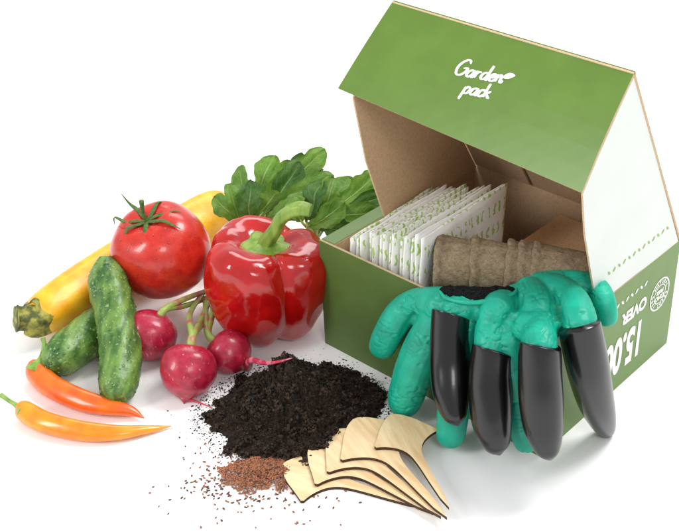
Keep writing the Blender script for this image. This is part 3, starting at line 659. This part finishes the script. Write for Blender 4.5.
while k<18000:
    a=rnd.uniform(0,2*PI); rr_=math.sqrt(rnd.random())*1.05; x=SC.x+math.cos(a)*9.0*rr_; y=SC.y+math.sin(a)*7.2*rr_; z=sh(x,y)
    r=rnd.choice([.03,.04,.05,.06,.08,.1])
    if z<=0: 
        if rnd.random()<.6: continue
        crumb(mb,x,y,r*.4,r*.8); k+=1; continue
    if rnd.random()<.035:
        R0=rnd.uniform(.18,.55)
        for q in range(24):
            d=V((rnd.gauss(0,1),rnd.gauss(0,1),rnd.gauss(0,1))).normalized()*R0*rnd.uniform(.5,1)
            crumb(mb,x+d.x,y+d.y,z+R0*.35+d.z*.8,R0*rnd.uniform(.2,.42)); k+=1
        continue
    crumb(mb,x,y,max(z+r*.1,r*.5),r); k+=1
so=obj('soil_pile',vs+mb.v,fs+[tuple(i+len(vs) for i in f) for f in mb.f],[M['soil'],M['crumb']],org=SC,smooth=False,mi=[0]*len(fs)+[1]*len(mb.f))
tag(so,'heap of dark crumbly potting soil in front of the box','soil',kind='stuff')
mb=MB()
for k in range(900):
    a=rnd.uniform(0,2*PI); d=1+abs(rnd.gauss(0,.16)); x=SC.x+math.cos(a)*8.4*d; y=SC.y+math.sin(a)*6.8*d
    if (V((x,y,0))-A).dot(E2)>-.3 and x>A.x-1: continue
    r=rnd.choice([.025,.03,.04,.05,.09]); crumb(mb,x,y,r*.5,r)
o=obj('scattered_soil',mb.v,mb.f,M['crumb'],org=SC,smooth=False); tag(o,'loose soil specks scattered around the heap','soil',kind='stuff')
# ------------------------------------------------------------------ seeds
ob=bmesh.new(); bmesh.ops.create_icosphere(ob,subdivisions=1,radius=1); OV=[x.co.copy() for x in ob.verts]; OF=[tuple(y.index for y in x.verts) for x in ob.faces]; ob.free()
def seed(mb,x,y,z,m,tilt=.4):
    q=Matrix.Rotation(rnd.uniform(0,2*PI),3,'Z')@Matrix.Rotation(rnd.uniform(-tilt,tilt),3,'Y'); L=rnd.uniform(.13,.19)
    mb.add(([V((x,y,z))+q@V((p.x*L,p.y*L*.52,p.z*L*.32)) for p in OV],OF),m)
SD=PT((260,474,'z',0)); mb=MB()
k=0
while k<2300:
    a=rnd.uniform(0,2*PI); r_=abs(rnd.gauss(0,.5)) if rnd.random()<.5 else math.sqrt(rnd.random()); q=1+.25*noise.noise(V((math.cos(a)*2,math.sin(a)*2,0)))
    x=SD.x+math.cos(a)*3.4*r_*q; y=SD.y+math.sin(a)*2.3*r_*q; z=max(.06,.95*max(0,1-r_)**1.1*rnd.uniform(.75,1.02)+.05)
    seed(mb,x,y,z,0 if rnd.random()<.85 else 1); k+=1
o=obj('seed_pile',mb.v,mb.f,[M['seed'],M['seed_dark']],org=SD,mi=mb.m); tag(o,'small heap of fine brown seeds between the soil and the wooden markers','seeds',kind='stuff')
mb=MB()
for k in range(330):
    a=rnd.uniform(0,2*PI); d=2.6+abs(rnd.gauss(0,2.2)); x=SD.x+math.cos(a)*d*1.3; y=SD.y+math.sin(a)*d*.75-.7
    seed(mb,x,y,.06,0 if rnd.random()<.5 else 1,.1)
o=obj('scattered_seed',mb.v,mb.f,[M['seed'],M['seed_dark']],org=SD,mi=mb.m); tag(o,'loose brown seeds strewn on the white surface around the seed heap','seeds',kind='stuff')
# ------------------------------------------------------------------ wooden plant markers
NK=[V((a,b,0)) for a,b in [(1.4,.26),(3.8,.36),(6.2,.44),(7.6,.66),(8.5,1.15),(9.1,1.85),(9.5,2.65),(9.7,3.35)]]
NE=[V((a,b,0)) for a,b in [(9.95,3.45),(10.9,2.75),(12.1,1.9),(13.1,.95),(13.55,.2)]]
HALF=[(0,0)]+[tuple(cr(NK,i/28))[:2] for i in range(29)]+[tuple(cr(NE,i/16))[:2] for i in range(17)]
def marker(tip,head,z,wf,label):
    d=head-tip; ang=math.atan2(d.y,d.x); k=Vector((d.x,d.y)).length/11.0
    out=[(a*k,b*k*wf) for a,b in HALF]+[(a*k,-b*k*wf) for a,b in reversed(HALF[1:])]
    m=len(out); vs=[V((x,y,0)) for x,y in out]+[V((x,y,.3)) for x,y in out]
    fs=[tuple(range(m))[::-1],tuple(range(m,2*m))]+[(i,(i+1)%m,m+(i+1)%m,m+i) for i in range(m)]
    ob=obj('plant_marker',vs,fs,[M['birch'],M['wood_side']],smooth=False,mi=[0,0]+[1]*m,recalc=True)
    ob.location=V((tip.x,tip.y,z))*S; ob.rotation_euler=(0,0,ang)
    tag(ob,label,'plant marker','wooden plant markers fanned on the surface')
mk=[((424,509),(309,474),1.0,'lowest wooden plant marker, its head farthest left by the seeds'),((433,515),(333,459),1.0,'second wooden plant marker up from the surface in the fan'),((441,519),(352,448),1.0,'middle wooden plant marker of the fan of five'),((447,520),(371,438),1.0,'second wooden plant marker from the top of the fan'),((449,510),(402,433),.92,'topmost wooden plant marker, its head nearest the box')]
for i,(p,q,wf,l) in enumerate(mk):
    z=.01+.33*i; marker(atz(p[0],p[1],z),atz(q[0],q[1],z),z,wf,l)
# ------------------------------------------------------------------ light
w=bpy.data.worlds.new('World'); sc.world=w; w.use_nodes=True
bg=w.node_tree.nodes['Background']; bg.inputs[0].default_value=(1,1,1,1); bg.inputs[1].default_value=.68
def area(name,loc,tgt,sx,sy,P,col=(1,1,1)):
    l=bpy.data.lights.new(name,'AREA'); l.shape='RECTANGLE'; l.size=sx; l.size_y=sy; l.energy=P; l.color=col
    o=bpy.data.objects.new(name,l); COL.objects.link(o); o.location=loc; o.rotation_euler=(V(tgt)-V(loc)).to_track_quat('-Z','Y').to_euler()
area('key_lamp',(.9,1.3,2.0),(-.05,.9,0),.8,.8,35)
area('left_lamp',(-1.5,.1,1.1),(-.1,.9,.05),.4,.8,16)
area('front_lamp',(.5,-.6,1.3),(.1,1.0,.15),.5,.5,8)
area('back_lamp',(0,3.2,2.2),(0,1.9,0),2.0,1.0,30)
sc.view_settings.view_transform='Standard'; sc.view_settings.look='None'; sc.view_settings.exposure=0
